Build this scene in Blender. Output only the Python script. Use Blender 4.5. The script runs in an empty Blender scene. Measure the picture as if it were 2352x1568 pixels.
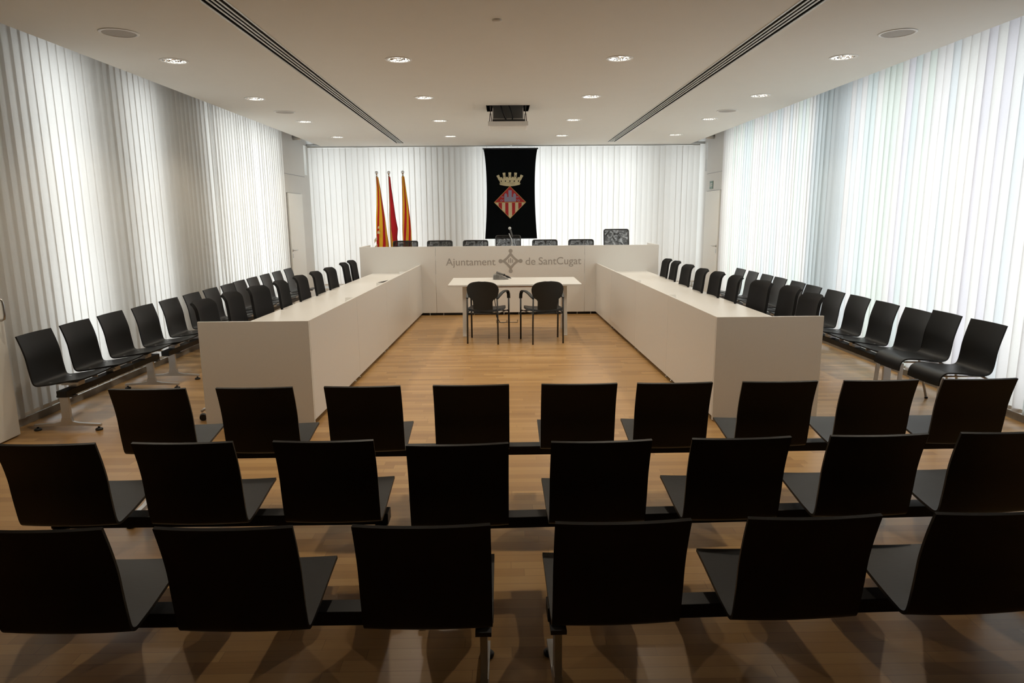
import bpy, math, random
from mathutils import Vector, Matrix
random.seed(7)
S = bpy.context.scene
COL = S.collection
PI = math.pi

# ------------------------------------------------------------------ camera
F_PX, PITCH, YAW, ROLL, CAM_H = 1545.86, 0.186668, 0.011568, -0.00823079, 1.67
cy, sy, cp, sp = math.cos(YAW), math.sin(YAW), math.cos(PITCH), math.sin(PITCH)
fw = Vector((sy*cp, cy*cp, -sp)); rt = Vector((cy, -sy, 0)); up = rt.cross(fw)
c_, s_ = math.cos(ROLL), math.sin(ROLL)
r2 = c_*rt + s_*up; u2 = -s_*rt + c_*up
cd = bpy.data.cameras.new('camera'); cam = bpy.data.objects.new('camera', cd); COL.objects.link(cam)
cd.sensor_width = 36; cd.lens = F_PX/2352*36; cd.clip_start = .05; cd.clip_end = 200
cam.matrix_world = Matrix(((r2.x, u2.x, -fw.x, 0), (r2.y, u2.y, -fw.y, 0), (r2.z, u2.z, -fw.z, CAM_H), (0, 0, 0, 1)))
S.camera = cam

# ------------------------------------------------------------------ view, sky
S.view_settings.view_transform = 'Standard'; S.view_settings.look = 'None'
S.view_settings.gamma = 1; S.view_settings.use_curve_mapping = False
S.view_settings.exposure = 0.28
SKY = 3.0          # overcast daylight outside
LAMP_W = 42.0      # each ceiling downlight
LAMP_COL = (1.0, .87, .69)
w = bpy.data.worlds.new('world'); S.world = w; w.use_nodes = True
nt = w.node_tree; nt.nodes.clear()
wo = nt.nodes.new('ShaderNodeOutputWorld'); bg = nt.nodes.new('ShaderNodeBackground')
tc = nt.nodes.new('ShaderNodeTexCoord'); sx = nt.nodes.new('ShaderNodeSeparateXYZ')
mr = nt.nodes.new('ShaderNodeMapRange'); mr.inputs[1].default_value = -1; mr.inputs[2].default_value = 1
mr.inputs[3].default_value = 1.08*SKY; mr.inputs[4].default_value = .86*SKY
nt.links.new(tc.outputs['Generated'], sx.inputs[0]); nt.links.new(sx.outputs[0], mr.inputs[0])
nt.links.new(mr.outputs[0], bg.inputs['Strength']); bg.inputs['Color'].default_value = (.97, .975, 1, 1)
nt.links.new(bg.outputs[0], wo.inputs[0])

# ------------------------------------------------------------------ materials
def mat(name, col, rough=.5, metal=0, noise=.0, nscale=20, bump=0, spec=.5, coat=0, alpha=1, stretch=None):
    m = bpy.data.materials.new(name); m.use_nodes = True
    n = m.node_tree; b = n.nodes['Principled BSDF']
    b.inputs['Base Color'].default_value = (*col, 1); b.inputs['Roughness'].default_value = rough
    b.inputs['Metallic'].default_value = metal; b.inputs['Specular IOR Level'].default_value = spec
    b.inputs['Alpha'].default_value = alpha
    if coat: b.inputs['Coat Weight'].default_value = coat; b.inputs['Coat Roughness'].default_value = .15
    if noise or bump:
        t = n.nodes.new('ShaderNodeTexCoord'); mp = n.nodes.new('ShaderNodeMapping'); tx = n.nodes.new('ShaderNodeTexNoise')
        if stretch: mp.inputs['Scale'].default_value = stretch
        tx.inputs['Scale'].default_value = nscale; tx.inputs['Detail'].default_value = 5
        n.links.new(t.outputs['Object'], mp.inputs[0]); n.links.new(mp.outputs[0], tx.inputs['Vector'])
        if noise:
            mx = n.nodes.new('ShaderNodeMix'); mx.data_type = 'RGBA'
            mx.inputs[6].default_value = (*[max(0, c*(1-noise)) for c in col], 1)
            mx.inputs[7].default_value = (*[min(1, c*(1+noise)) for c in col], 1)
            n.links.new(tx.outputs['Fac'], mx.inputs[0]); n.links.new(mx.outputs[2], b.inputs['Base Color'])
        if bump:
            bp = n.nodes.new('ShaderNodeBump'); bp.inputs['Strength'].default_value = bump; bp.inputs['Distance'].default_value = .002
            n.links.new(tx.outputs['Fac'], bp.inputs['Height']); n.links.new(bp.outputs[0], b.inputs['Normal'])
    return m

def emit(name, col, s):
    m = bpy.data.materials.new(name); m.use_nodes = True; n = m.node_tree; n.nodes.clear()
    o = n.nodes.new('ShaderNodeOutputMaterial'); e = n.nodes.new('ShaderNodeEmission')
    e.inputs[0].default_value = (*col, 1); e.inputs[1].default_value = s; n.links.new(e.outputs[0], o.inputs[0]); return m

M = {}
M['ceiling'] = mat('ceiling_paint', (.80, .80, .765), .9, noise=.015, nscale=6, spec=.2)
M['soffit'] = mat('soffit_paint', (.42, .43, .45), .9, noise=.05)
M['wall'] = mat('wall_paint', (.72, .72, .70), .8, noise=.02, nscale=5)
M['backwall'] = mat('dark_unseen_wall', (.22, .15, .085), .6, noise=.15, nscale=4, stretch=(1, 1, 8))  # unseen walls made dark to cut bounce light on the desk ends
M['door'] = mat('door_lacquer', (.80, .80, .76), .35, noise=.02, nscale=3)
M['laminate'] = mat('white_laminate', (.78, .765, .735), .36, noise=.02, nscale=60, spec=.4)
M['edge'] = mat('laminate_edge', (.86, .83, .78), .4, noise=.02)
M['plinth'] = mat('dark_plinth', (.03, .028, .026), .7, noise=.1)
M['shell'] = mat('black_plywood_shell', (.0045, .0043, .0042), .45, noise=.25, nscale=30, stretch=(1, 12, 1), bump=.12, spec=.42)
M['beam'] = mat('black_beam', (.008, .008, .009), .45, noise=.1, bump=.08, nscale=80, spec=.35)
M['black'] = mat('black_plastic', (.012, .012, .013), .4, noise=.1)
M['tube'] = mat('black_lacquered_tube', (.012, .011, .011), .35, noise=.1)
M['silver'] = mat('silver_painted_metal', (.62, .62, .62), .38, .6, noise=.04, nscale=40)
M['chrome'] = mat('chrome', (.8, .8, .82), .15, 1, noise=.02)
M['steel'] = mat('brushed_steel', (.55, .55, .54), .3, 1, noise=.06, stretch=(1, 1, 20))
M['alu'] = mat('aluminium', (.62, .62, .60), .45, .5, noise=.04)
M['uphol'] = mat('black_woven_fabric', (.016, .016, .017), .85, noise=.3, nscale=220, bump=.3, spec=.15)
M['seatpad'] = mat('blue_black_seat', (.030, .040, .052), .38, noise=.1, nscale=40)
M['backboard'] = mat('black_back_board', (.010, .013, .014), .5, noise=.15, nscale=60, bump=.1)
M['grey'] = mat('grey_plastic', (.16, .155, .145), .45, noise=.05)
M['dgrey'] = mat('dark_grey_metal', (.075, .075, .08), .5, .2, noise=.1)
M['lidgrey'] = mat('lid_grey', (.5, .49, .46), .5, noise=.03)
M['lgrey'] = mat('text_grey', (.40, .375, .345), .5, noise=.03)
M['wood'] = mat('beech_beam', (.42, .24, .11), .5, noise=.2, nscale=12, stretch=(1, 8, 8))
M['kerb'] = mat('grey_kerb', (.36, .34, .31), .75, noise=.15, nscale=14)
M['velvet'] = mat('black_velvet', (.004, .005, .006), .95, noise=.2, nscale=60, spec=.05)
M['cream'] = mat('cream_thread', (.66, .58, .37), .8, noise=.12, nscale=160)
M['gold'] = mat('gold_thread', (.55, .33, .10), .7, noise=.15, nscale=120)
M['red'] = mat('red_thread', (.42, .018, .022), .8, noise=.1, nscale=120)
M['lilac'] = mat('lilac_grey_thread', (.30, .28, .40), .8, noise=.15, nscale=150)
M['frame'] = mat('white_window_frame', (.75, .75, .75), .4, noise=.02)
M['sign'] = mat('green_sign', (.20, .29, .25), .45, noise=.05)
M['white'] = mat('white_plastic', (.82, .82, .80), .4, noise=.02)
M['grille'] = mat('speaker_grille', (.44, .42, .39), .7, noise=.1, nscale=400)
M['dark'] = mat('duct_dark', (.012, .012, .012), .8, noise=.1)
M['lamp'] = emit('lamp_glow', (1, .95, .86), 9)
M['duskyred'] = mat('cable_red', (.3, .03, .02), .5, noise=.1)

def reflector():
    m = mat('faceted_reflector', (.86, .86, .85), .12, 1); n = m.node_tree; b = n.nodes['Principled BSDF']
    t = n.nodes.new('ShaderNodeTexCoord'); v = n.nodes.new('ShaderNodeTexVoronoi'); v.inputs['Scale'].default_value = 38
    bp = n.nodes.new('ShaderNodeBump'); bp.inputs['Strength'].default_value = .9; bp.inputs['Distance'].default_value = .02
    n.links.new(t.outputs['Object'], v.inputs['Vector']); n.links.new(v.outputs['Distance'], bp.inputs['Height'])
    n.links.new(bp.outputs[0], b.inputs['Normal'])
    b.inputs['Emission Color'].default_value = (1, .96, .9, 1); b.inputs['Emission Strength'].default_value = 0
    return m
M['reflector'] = reflector()

def floor_mat():
    m = bpy.data.materials.new('oak_strip_parquet'); m.use_nodes = True; n = m.node_tree; b = n.nodes['Principled BSDF']
    L = n.links.new; N = n.nodes.new
    t = N('ShaderNodeTexCoord')
    br = N('ShaderNodeTexBrick'); br.offset = .37; br.offset_frequency = 2; br.squash = 1
    br.inputs['Color1'].default_value = (0, 0, 0, 1); br.inputs['Color2'].default_value = (1, 1, 1, 1)
    br.inputs['Mortar'].default_value = (.5, .5, .5, 1)
    br.inputs['Scale'].default_value = 1; br.inputs['Mortar Size'].default_value = .0012; br.inputs['Mortar Smooth'].default_value = .2
    br.inputs['Bias'].default_value = 0; br.inputs['Brick Width'].default_value = .56; br.inputs['Row Height'].default_value = .066
    # each row slides by its own random amount, so the butt joints never line up
    sep = N('ShaderNodeSeparateXYZ'); L(t.outputs['Object'], sep.inputs[0])
    row = N('ShaderNodeMath'); row.operation = 'DIVIDE'; row.inputs[1].default_value = .066; L(sep.outputs[1], row.inputs[0])
    fl = N('ShaderNodeMath'); fl.operation = 'FLOOR'; L(row.outputs[0], fl.inputs[0])
    wn = N('ShaderNodeTexWhiteNoise'); wn.noise_dimensions = '1D'; L(fl.outputs[0], wn.inputs['W'])
    ad = N('ShaderNodeMath'); ad.operation = 'ADD'; L(sep.outputs[0], ad.inputs[0]); L(wn.outputs[0], ad.inputs[1])
    cmb = N('ShaderNodeCombineXYZ'); L(ad.outputs[0], cmb.inputs[0]); L(sep.outputs[1], cmb.inputs[1])
    L(cmb.outputs[0], br.inputs['Vector'])
    mp = N('ShaderNodeMapping'); mp.inputs['Scale'].default_value = (1.6, 40, 1); L(t.outputs['Object'], mp.inputs[0])
    g = N('ShaderNodeTexNoise'); g.inputs['Scale'].default_value = 2.2; g.inputs['Detail'].default_value = 8; g.inputs['Roughness'].default_value = .62
    off = N('ShaderNodeVectorMath'); off.operation = 'ADD'; L(mp.outputs[0], off.inputs[0]); L(wn.outputs['Color'], off.inputs[1]); L(off.outputs[0], g.inputs['Vector'])
    cr = N('ShaderNodeValToRGB'); e = cr.color_ramp.elements
    e[0].position = 0; e[0].color = (.30, .160, .058, 1); e[1].position = 1; e[1].color = (.58, .360, .150, 1)
    k = cr.color_ramp.elements.new(.5); k.color = (.46, .264, .098, 1)
    mixf = N('ShaderNodeMath'); mixf.operation = 'MULTIPLY_ADD'; mixf.inputs[1].default_value = .58; L(br.outputs['Color'], mixf.inputs[0])
    g2 = N('ShaderNodeMath'); g2.operation = 'MULTIPLY'; g2.inputs[1].default_value = .42; L(g.outputs['Fac'], g2.inputs[0]); L(g2.outputs[0], mixf.inputs[2])
    L(mixf.outputs[0], cr.inputs[0])
    mm = N('ShaderNodeMix'); mm.data_type = 'RGBA'; mm.inputs[7].default_value = (.16, .085, .04, 1)
    mf = N('ShaderNodeMath'); mf.operation = 'MULTIPLY'; mf.inputs[1].default_value = .55; L(br.outputs['Fac'], mf.inputs[0])
    L(mf.outputs[0], mm.inputs[0]); L(cr.outputs[0], mm.inputs[6]); L(mm.outputs[2], b.inputs['Base Color'])
    rr = N('ShaderNodeMapRange'); rr.inputs[3].default_value = .24; rr.inputs[4].default_value = .40; L(g.outputs['Fac'], rr.inputs[0]); L(rr.outputs[0], b.inputs['Roughness'])
    bp = N('ShaderNodeBump'); bp.inputs['Strength'].default_value = .12; bp.inputs['Distance'].default_value = .001
    L(g.outputs['Fac'], bp.inputs['Height']); L(bp.outputs[0], b.inputs['Normal'])
    b.inputs['Specular IOR Level'].default_value = .5
    return m
M['floor'] = floor_mat()

def fabric_mat(name, col, trans, fac):
    m = bpy.data.materials.new(name); m.use_nodes = True; n = m.node_tree; n.nodes.clear(); L = n.links.new; N = n.nodes.new
    o = N('ShaderNodeOutputMaterial'); d = N('ShaderNodeBsdfDiffuse'); tr = N('ShaderNodeBsdfTranslucent'); mx = N('ShaderNodeMixShader')
    at = N('ShaderNodeAttribute'); at.attribute_name = 'tint'
    t = N('ShaderNodeTexCoord'); tx = N('ShaderNodeTexNoise'); tx.inputs['Scale'].default_value = 90
    mul = N('ShaderNodeMix'); mul.data_type = 'RGBA'; mul.blend_type = 'MULTIPLY'; mul.inputs[0].default_value = 1
    L(t.outputs['Object'], tx.inputs['Vector'])
    rg = N('ShaderNodeMapRange'); rg.inputs[3].default_value = .94; rg.inputs[4].default_value = 1; L(tx.outputs['Fac'], rg.inputs[0])
    mu2 = N('ShaderNodeMix'); mu2.data_type = 'RGBA'; mu2.blend_type = 'MULTIPLY'; mu2.inputs[0].default_value = 1
    L(rg.outputs[0], mu2.inputs[7]); L(at.outputs['Color'], mu2.inputs[6])
    mul.inputs[7].default_value = (*col, 1); L(mu2.outputs[2], mul.inputs[6]); L(mul.outputs[2], d.inputs[0])
    m3 = N('ShaderNodeMix'); m3.data_type = 'RGBA'; m3.blend_type = 'MULTIPLY'; m3.inputs[0].default_value = 1; m3.inputs[7].default_value = (*trans, 1)
    L(mu2.outputs[2], m3.inputs[6]); L(m3.outputs[2], tr.inputs[0])
    mx.inputs[0].default_value = fac; L(d.outputs[0], mx.inputs[1]); L(tr.outputs[0], mx.inputs[2]); L(mx.outputs[0], o.inputs[0])
    return m
M['slat'] = fabric_mat('blind_fabric', (.80, .79, .76), (.86, .86, .85), .5)

def mesh_mat():
    m = mat('black_chair_mesh', (.02, .02, .02), .7, spec=.2); n = m.node_tree; N = n.nodes.new; L = n.links.new
    b = n.nodes['Principled BSDF']; o = n.nodes['Material Output']; tr = N('ShaderNodeBsdfTransparent'); mx = N('ShaderNodeMixShader')
    t = N('ShaderNodeTexCoord'); wv = N('ShaderNodeTexNoise'); wv.inputs['Scale'].default_value = 9; wv.inputs['Detail'].default_value = 1; wv.inputs['Distortion'].default_value = 2.5
    L(t.outputs['Object'], wv.inputs['Vector'])
    r = N('ShaderNodeMapRange'); r.inputs[1].default_value = .3; r.inputs[2].default_value = .7; r.inputs[3].default_value = .08; r.inputs[4].default_value = .55; L(wv.outputs['Fac'], r.inputs[0])
    L(r.outputs[0], mx.inputs[0]); L(b.outputs[0], mx.inputs[1]); L(tr.outputs[0], mx.inputs[2]); L(mx.outputs[0], o.inputs[0]); return m
M['mesh'] = mesh_mat()

def glass_mat():
    m = bpy.data.materials.new('window_glass'); m.use_nodes = True; n = m.node_tree; n.nodes.clear()
    o = n.nodes.new('ShaderNodeOutputMaterial'); a = n.nodes.new('ShaderNodeBsdfTransparent'); g = n.nodes.new('ShaderNodeBsdfGlossy')
    a.inputs[0].default_value = (.95, .97, .96, 1); g.inputs['Roughness'].default_value = .03
    x = n.nodes.new('ShaderNodeMixShader'); x.inputs[0].default_value = .06
    n.links.new(a.outputs[0], x.inputs[1]); n.links.new(g.outputs[0], x.inputs[2]); n.links.new(x.outputs[0], o.inputs[0]); return m
M['glass'] = glass_mat()

# ------------------------------------------------------------------ mesh helpers
class MB:
    def __init__(s): s.v = []; s.f = []; s.mi = []; s.sm = []; s.cm = 0; s.smooth = False
    def add(s, vs, fs, smooth=None):
        o = len(s.v); s.v += [tuple(p) for p in vs]
        for f in fs: s.f.append([i+o for i in f]); s.mi.append(s.cm); s.sm.append(s.smooth if smooth is None else smooth)
        return s
    def box(s, x0, x1, y0, y1, z0, z1):
        return s.add([(x0, y0, z0), (x1, y0, z0), (x1, y1, z0), (x0, y1, z0), (x0, y0, z1), (x1, y0, z1), (x1, y1, z1), (x0, y1, z1)],
                     [(0, 3, 2, 1), (4, 5, 6, 7), (0, 1, 5, 4), (1, 2, 6, 5), (2, 3, 7, 6), (3, 0, 4, 7)], False)
    def prism(s, poly, z0, z1):       # vertical prism over an xy polygon (ccw)
        n = len(poly)
        return s.add([(x, y, z0) for x, y in poly]+[(x, y, z1) for x, y in poly],
                     [tuple(range(n-1, -1, -1)), tuple(range(n, 2*n))]+[(i, (i+1) % n, n+(i+1) % n, n+i) for i in range(n)], False)
    def bar(s, a, b, w, h, upv=(0, 0, 1)):  # rectangular bar from a to b
        a = Vector(a); b = Vector(b); d = (b-a).normalized(); u = Vector(upv)
        if abs(d.dot(u)) > .95: u = Vector((0, 1, 0))
        x = d.cross(u).normalized(); u = x.cross(d)
        vs = [p+x*sx_*w/2+u*sz*h/2 for p in (a, b) for sx_, sz in ((-1, -1), (1, -1), (1, 1), (-1, 1))]
        return s.add(vs, [(0, 1, 2, 3), (7, 6, 5, 4), (0, 4, 5, 1), (1, 5, 6, 2), (2, 6, 7, 3), (3, 7, 4, 0)], False)
    def tube(s, pts, r, n=10, close=True):
        pts = [Vector(p) for p in pts]; rr = r if isinstance(r, (list, tuple)) else [r]*len(pts)
        vs = []; fs = []; pu = None
        for i, p in enumerate(pts):
            d = (pts[min(i+1, len(pts)-1)]-pts[max(i-1, 0)]).normalized()
            if pu is None: pu = Vector((0, 0, 1)) if abs(d.z) < .9 else Vector((0, 1, 0))
            x = d.cross(pu).normalized(); pu = x.cross(d).normalized()
            for k in range(n):
                a = 2*PI*k/n; vs.append(p+(x*math.cos(a)+pu*math.sin(a))*rr[i])
        for i in range(len(pts)-1):
            for k in range(n): fs.append((i*n+k, i*n+(k+1) % n, (i+1)*n+(k+1) % n, (i+1)*n+k))
        s.add(vs, fs, True)
        if close:
            o = len(s.v)-len(vs); s.f.append([o+k for k in range(n-1, -1, -1)]); s.mi.append(s.cm); s.sm.append(False)
            s.f.append([o+(len(pts)-1)*n+k for k in range(n)]); s.mi.append(s.cm); s.sm.append(False)
        return s
    def lathe(s, prof, c=(0, 0, 0), n=28, axis='z'):
        vs = []; fs = []; m = len(prof)
        for r, z in prof:
            for k in range(n):
                a = 2*PI*k/n; p = (r*math.cos(a), r*math.sin(a), z)
                if axis == 'y': p = (p[0], p[2], p[1])
                if axis == 'x': p = (p[2], p[0], p[1])
                vs.append((p[0]+c[0], p[1]+c[1], p[2]+c[2]))
        for i in range(m-1):
            for k in range(n): fs.append((i*n+k, i*n+(k+1) % n, (i+1)*n+(k+1) % n, (i+1)*n+k))
        return s.add(vs, fs, True)
    def ball(s, c, r, n=16, sz=1):
        return s.lathe([(max(1e-5, r*math.sin(PI*i/10)), -r*sz*math.cos(PI*i/10)) for i in range(11)], c, n)
    def sheet(s, g, th):              # grid of points given thickness th
        g = [[Vector(p) for p in r] for r in g]; R, C = len(g), len(g[0]); nm = []
        for i in range(R):
            for j in range(C):
                a = g[min(i+1, R-1)][j]-g[max(i-1, 0)][j]; b = g[i][min(j+1, C-1)]-g[i][max(j-1, 0)]
                q = a.cross(b); nm.append(q.normalized() if q.length > 1e-12 else Vector((0, 0, 1)))
        fl = [p for r in g for p in r]; A = [p+q*th/2 for p, q in zip(fl, nm)]; B = [p-q*th/2 for p, q in zip(fl, nm)]
        n = R*C; fs = []
        for i in range(R-1):
            for j in range(C-1):
                a = i*C+j; fs.append((a, a+C, a+C+1, a+1)); fs.append((n+a, n+a+1, n+a+C+1, n+a+C))
        o = len(s.v); s.add(A+B, fs, True)
        e = [(i*C, (i+1)*C) for i in range(R-1)]+[((R-1)*C+j, (R-1)*C+j+1) for j in range(C-1)]
        e += [((i+1)*C+C-1, i*C+C-1) for i in range(R-1)]+[(j+1, j) for j in range(C-1)]
        vs2 = A+B
        for a, b in e: s.add([vs2[a], vs2[b], vs2[b+n], vs2[a+n]], [(0, 1, 2, 3)], False)
        return s
    def mesh(s, name, mats):
        me = bpy.data.meshes.new(name); me.from_pydata(s.v, [], s.f); me.update()
        for m in (mats if isinstance(mats, (list, tuple)) else [mats]): me.materials.append(m)
        me.polygons.foreach_set('material_index', s.mi); me.polygons.foreach_set('use_smooth', s.sm); me.update()
        return me
    def build(s, name, mats, parent=None, bevel=0, loc=None):
        return link(name, s.mesh(name, mats), parent, bevel, loc)

def link(name, me, parent=None, bevel=0, loc=None):
    o = bpy.data.objects.new(name, me); COL.objects.link(o); o.parent = parent
    if loc: o.location = loc
    if bevel:
        b = o.modifiers.new('bevel', 'BEVEL'); b.width = bevel; b.segments = 2; b.limit_method = 'ANGLE'; b.angle_limit = .6
    return o
def tag(o, label, cat, group=None, kind=None):
    o['label'] = label; o['category'] = cat
    if group: o['group'] = group
    if kind: o['kind'] = kind
    return o
def thing(name, label, cat, loc=(0, 0, 0), rz=0, group=None):
    o = bpy.data.objects.new(name, None); COL.objects.link(o); o.location = loc; o.rotation_euler = (0, 0, rz)
    o.empty_display_size = .1
    return tag(o, label, cat, group)
def struct(name, mb, m, label=None, bevel=0):
    o = mb.build(name, m, None, bevel); o['kind'] = 'structure'
    if label: o['label'] = label
    return o
def kids(o): return [c for c in list(bpy.data.objects) if c.parent == o]
def dup(root, loc, rz, label, group=None):
    def cpy(o, par):
        c = o.copy(); COL.objects.link(c); c.parent = par
        for k in KID.get(o.name, []): cpy(k, c)
        return c
    r = cpy(root, None); r.location = loc; r.rotation_euler = (0, 0, rz); r['label'] = label
    if group: r['group'] = group
    return r
KID = {}
def remember(root):
    KID[root.name] = kids(root)
    for k in KID[root.name]: KID[k.name] = kids(k)
def from_curve(name, splines, m, parent=None, extrude=.001, plane='xy'):
    cu = bpy.data.curves.new('shape', 'CURVE'); cu.dimensions = '2D'; cu.fill_mode = 'BOTH'; cu.extrude = extrude
    for pts in splines:
        sp_ = cu.splines.new('POLY'); sp_.points.add(len(pts)-1); sp_.use_cyclic_u = True
        for i, p in enumerate(pts): sp_.points[i].co = (p[0], p[1], 0, 1)
    to = bpy.data.objects.new('tmp', cu); COL.objects.link(to); bpy.context.view_layer.update()
    me = bpy.data.meshes.new_from_object(to.evaluated_get(bpy.context.evaluated_depsgraph_get()))
    bpy.data.objects.remove(to); me.materials.clear(); me.materials.append(m)
    return link(name, me, parent)
def circle(cx, cyy, r, n=32): return [(cx+r*math.cos(2*PI*k/n), cyy+r*math.sin(2*PI*k/n)) for k in range(n)]

# ------------------------------------------------------------------ room shell
HC = 3.03
XL, XR, YB = -3.93, 4.12, 14.2
mb = MB(); mb.box(-4.5, 4.7, -5.0, 14.9, -.12, 0); struct('floor', mb, M['floor'], 'oak strip parquet floor with a satin finish')

LX = [-2.9, -.915, 1.055, 3.065]
def lamp_rows(): return [4.38, 6.36, 8.34, 10.33, 12.33]
SPK = [(-2.862, 5.42), (3.078, 5.54), (-2.885, 9.39), (3.06, 9.53)]
def gx(side, y):
    return (-1.925+(y-4.65)*-.0131) if side < 0 else (1.962+(y-4.7)*.0058)
holes = []
for x in LX:
    for y in lamp_rows(): holes.append(circle(x, y, .103))
for s in (-1, 1):
    holes.append([(gx(s, 2.6), 2.6), (gx(s, 2.6)+.165, 2.6), (gx(s, 13.45)+.165, 13.45), (gx(s, 13.45), 13.45)])
PJ = (-.192, .345, 8.95, 9.47)
holes.append([(PJ[0], PJ[2]), (PJ[1], PJ[2]), (PJ[1], PJ[3]), (PJ[0], PJ[3])])
outer = [(-3.47, -4.9), (3.67, -4.9), (3.765, 13.93), (-3.61, 13.93)]
ce = from_curve('ceiling', [outer]+holes, M['ceiling'], None, .04); ce.location = (0, 0, HC+.04); ce['kind'] = 'structure'
ce['label'] = 'white suspended ceiling with dark edge gap'
mb = MB(); mb.box(-4.5, 4.7, -5.0, 14.9, 3.42, 3.52); struct('ceiling_slab', mb, M['soffit'], 'grey slab above the suspended ceiling')

def wall_with_openings(name, axis, p0, p1, a0, a1, ops, z1=3.42, m=None):
    """axis 'x': wall lies at x in [p0,p1], running along y from a0 to a1; ops: (from, to, zlo, zhi)"""
    mb = MB()
    def bx(u0, u1, z0, z1_):
        if u1-u0 < 1e-4 or z1_-z0 < 1e-4: return
        if axis == 'x': mb.box(p0, p1, u0, u1, z0, z1_)
        else: mb.box(u0, u1, p0, p1, z0, z1_)
    cur = a0
    for (o0, o1, zl, zh) in sorted(ops):
        bx(cur, o0, 0, z1); bx(o0, o1, 0, zl); bx(o0, o1, zh, z1); cur = o1
    bx(cur, a1, 0, z1)
    return struct(name, mb, m or M['wall'])
WL = [(5.95, 6.78, .12, 3.1), (7.42, 8.06, .12, 3.1), (9.42, 12.2, .12, 3.1)]
WR = [(4.55, 8.50, .12, 3.1), (8.86, 12.7, .12, 3.1)]
WB = [(-4.0, -3.15, .12, 3.1), (-2.95, -1.6, .12, 3.1), (-.65, 3.0, .12, 3.1), (3.5, 4.1, .12, 3.1)]
wall_with_openings('wall_left', 'x', -4.36, -4.18, 5.08, 12.42, WL)
wall_with_openings('wall_right', 'x', 4.38, 4.56, 1.2, 12.8, WR)
wall_with_openings('wall_back', 'y', 14.7, 14.88, -4.5, 4.7, WB)
mb = MB(); mb.box(-4.36, -3.83, -5.0, 5.08, 0, 3.42); struct('wall_left_front', mb, M['backwall'])
mb = MB(); mb.box(4.16, 4.56, -5.0, 1.2, 0, 3.42); struct('wall_right_front', mb, M['backwall'])
mb = MB(); mb.box(-4.5, 4.7, -5.1, -4.98, 0, 3.42); struct('wall_front', mb, M['backwall'])  # unseen, set far back so little light returns to the desk ends
# solid end walls with the two service doors at the far corners
wall_with_openings('wall_left_rear', 'x', -4.19, -3.97, 12.42, 14.7, [(13.95, 14.12, 2.48, 3.06)])
wall_with_openings('wall_right_rear', 'x', 4.14, 4.39, 12.8, 14.7, [(13.99, 14.12, 2.5, 3.06)])
for nm, x0, x1, a, b in (('trim_1', -3.97, -3.962, 12.45, 13.9), ('trim_2', 4.132, 4.14, 12.82, 13.95)):
    mb = MB(); mb.box(x0, x1, a, b, 2.435, 2.443); struct(nm, mb, M['soffit'])

def win(idx, axis, p, op):
    o0, o1, zl, zh = op; f = MB(); g = MB(); t = .05
    def bx(mm, u0, u1, z0, z1, th):
        if axis == 'x': mm.box(p-th/2, p+th/2, u0, u1, z0, z1)
        else: mm.box(u0, u1, p-th/2, p+th/2, z0, z1)
    bx(f, o0, o0+t, zl, zh, .06); bx(f, o1-t, o1, zl, zh, .06); bx(f, o0+t, o1-t, zl, zl+t, .06); bx(f, o0+t, o1-t, zh-t, zh, .06)
    bx(f, o0+t, o1-t, 1.66, 1.70, .05); bx(f, o0+t, o1-t, .60, .63, .05)
    k = max(1, round((o1-o0)/1.3))
    for i in range(1, k):
        u = o0+(o1-o0)*i/k; bx(f, u-.02, u+.02, zl+t, zh-t, .055)
    bx(g, o0+t, o1-t, zl+t, zh-t, .008)
    wo_ = f.build('window_%d' % idx, M['frame']); wo_['kind'] = 'structure'
    g.build('pane', M['glass'], wo_)
i = 1
for op in WL: win(i, 'x', -4.27, op); i += 1
for op in WR: win(i, 'x', 4.47, op); i += 1
for op in WB: win(i, 'y', 14.79, op); i += 1
for op, x in (((13.95, 14.12, 2.48, 3.06), -4.15), ((13.99, 14.12, 2.5, 3.06), 4.35)):
    f = MB(); f.box(x-.02, x+.02, op[0], op[0]+.015, op[2], op[3]).box(x-.02, x+.02, op[1]-.015, op[1], op[2], op[3])
    o = f.build('window_%d' % i, M['frame']); o['kind'] = 'structure'; i += 1
    g = MB(); g.box(x-.004, x+.004, op[0]+.015, op[1]-.015, op[2], op[3]); g.build('pane', M['glass'], o)

mb = MB(); mb.box(-4.18, -3.945, 5.08, 12.42, 0, .062); struct('baseboard_left', mb, M['kerb'], 'grey window kerb under the left blinds')
mb = MB(); mb.box(4.135, 4.38, 1.2, 12.8, 0, .062); struct('baseboard_right', mb, M['kerb'], 'grey window kerb under the right blinds')
# raised platform behind the presiding desk
mb = MB(); mb.box(-2.95, 3.0, 12.12, 14.05, 0, .2); mb.box(-2.33, 2.54, 11.42, 12.12, 0, .2)
struct('floor_platform', mb, M['floor'], 'raised wooden platform behind the presiding desk')

def door(name, x, y0, y1, z1, side, hy):
    s = side
    mb = MB(); mb.box(min(x, x-s*.03), max(x, x-s*.03), y0, y1, .012, z1); d = mb.build(name, M['door'], None, .002); d['kind'] = 'structure'
    g = MB(); xx = x-s*.001
    for (a, b, c, e) in ((y0-.008, y0, 0, z1+.008), (y1, y1+.008, 0, z1+.008), (y0, y1, z1, z1+.008)):
        g.box(min(xx, xx+s*.02), max(xx, xx+s*.02), a, b, c, e)
    g.build('shadow_gap', M['dgrey'], d)
    return d
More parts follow.
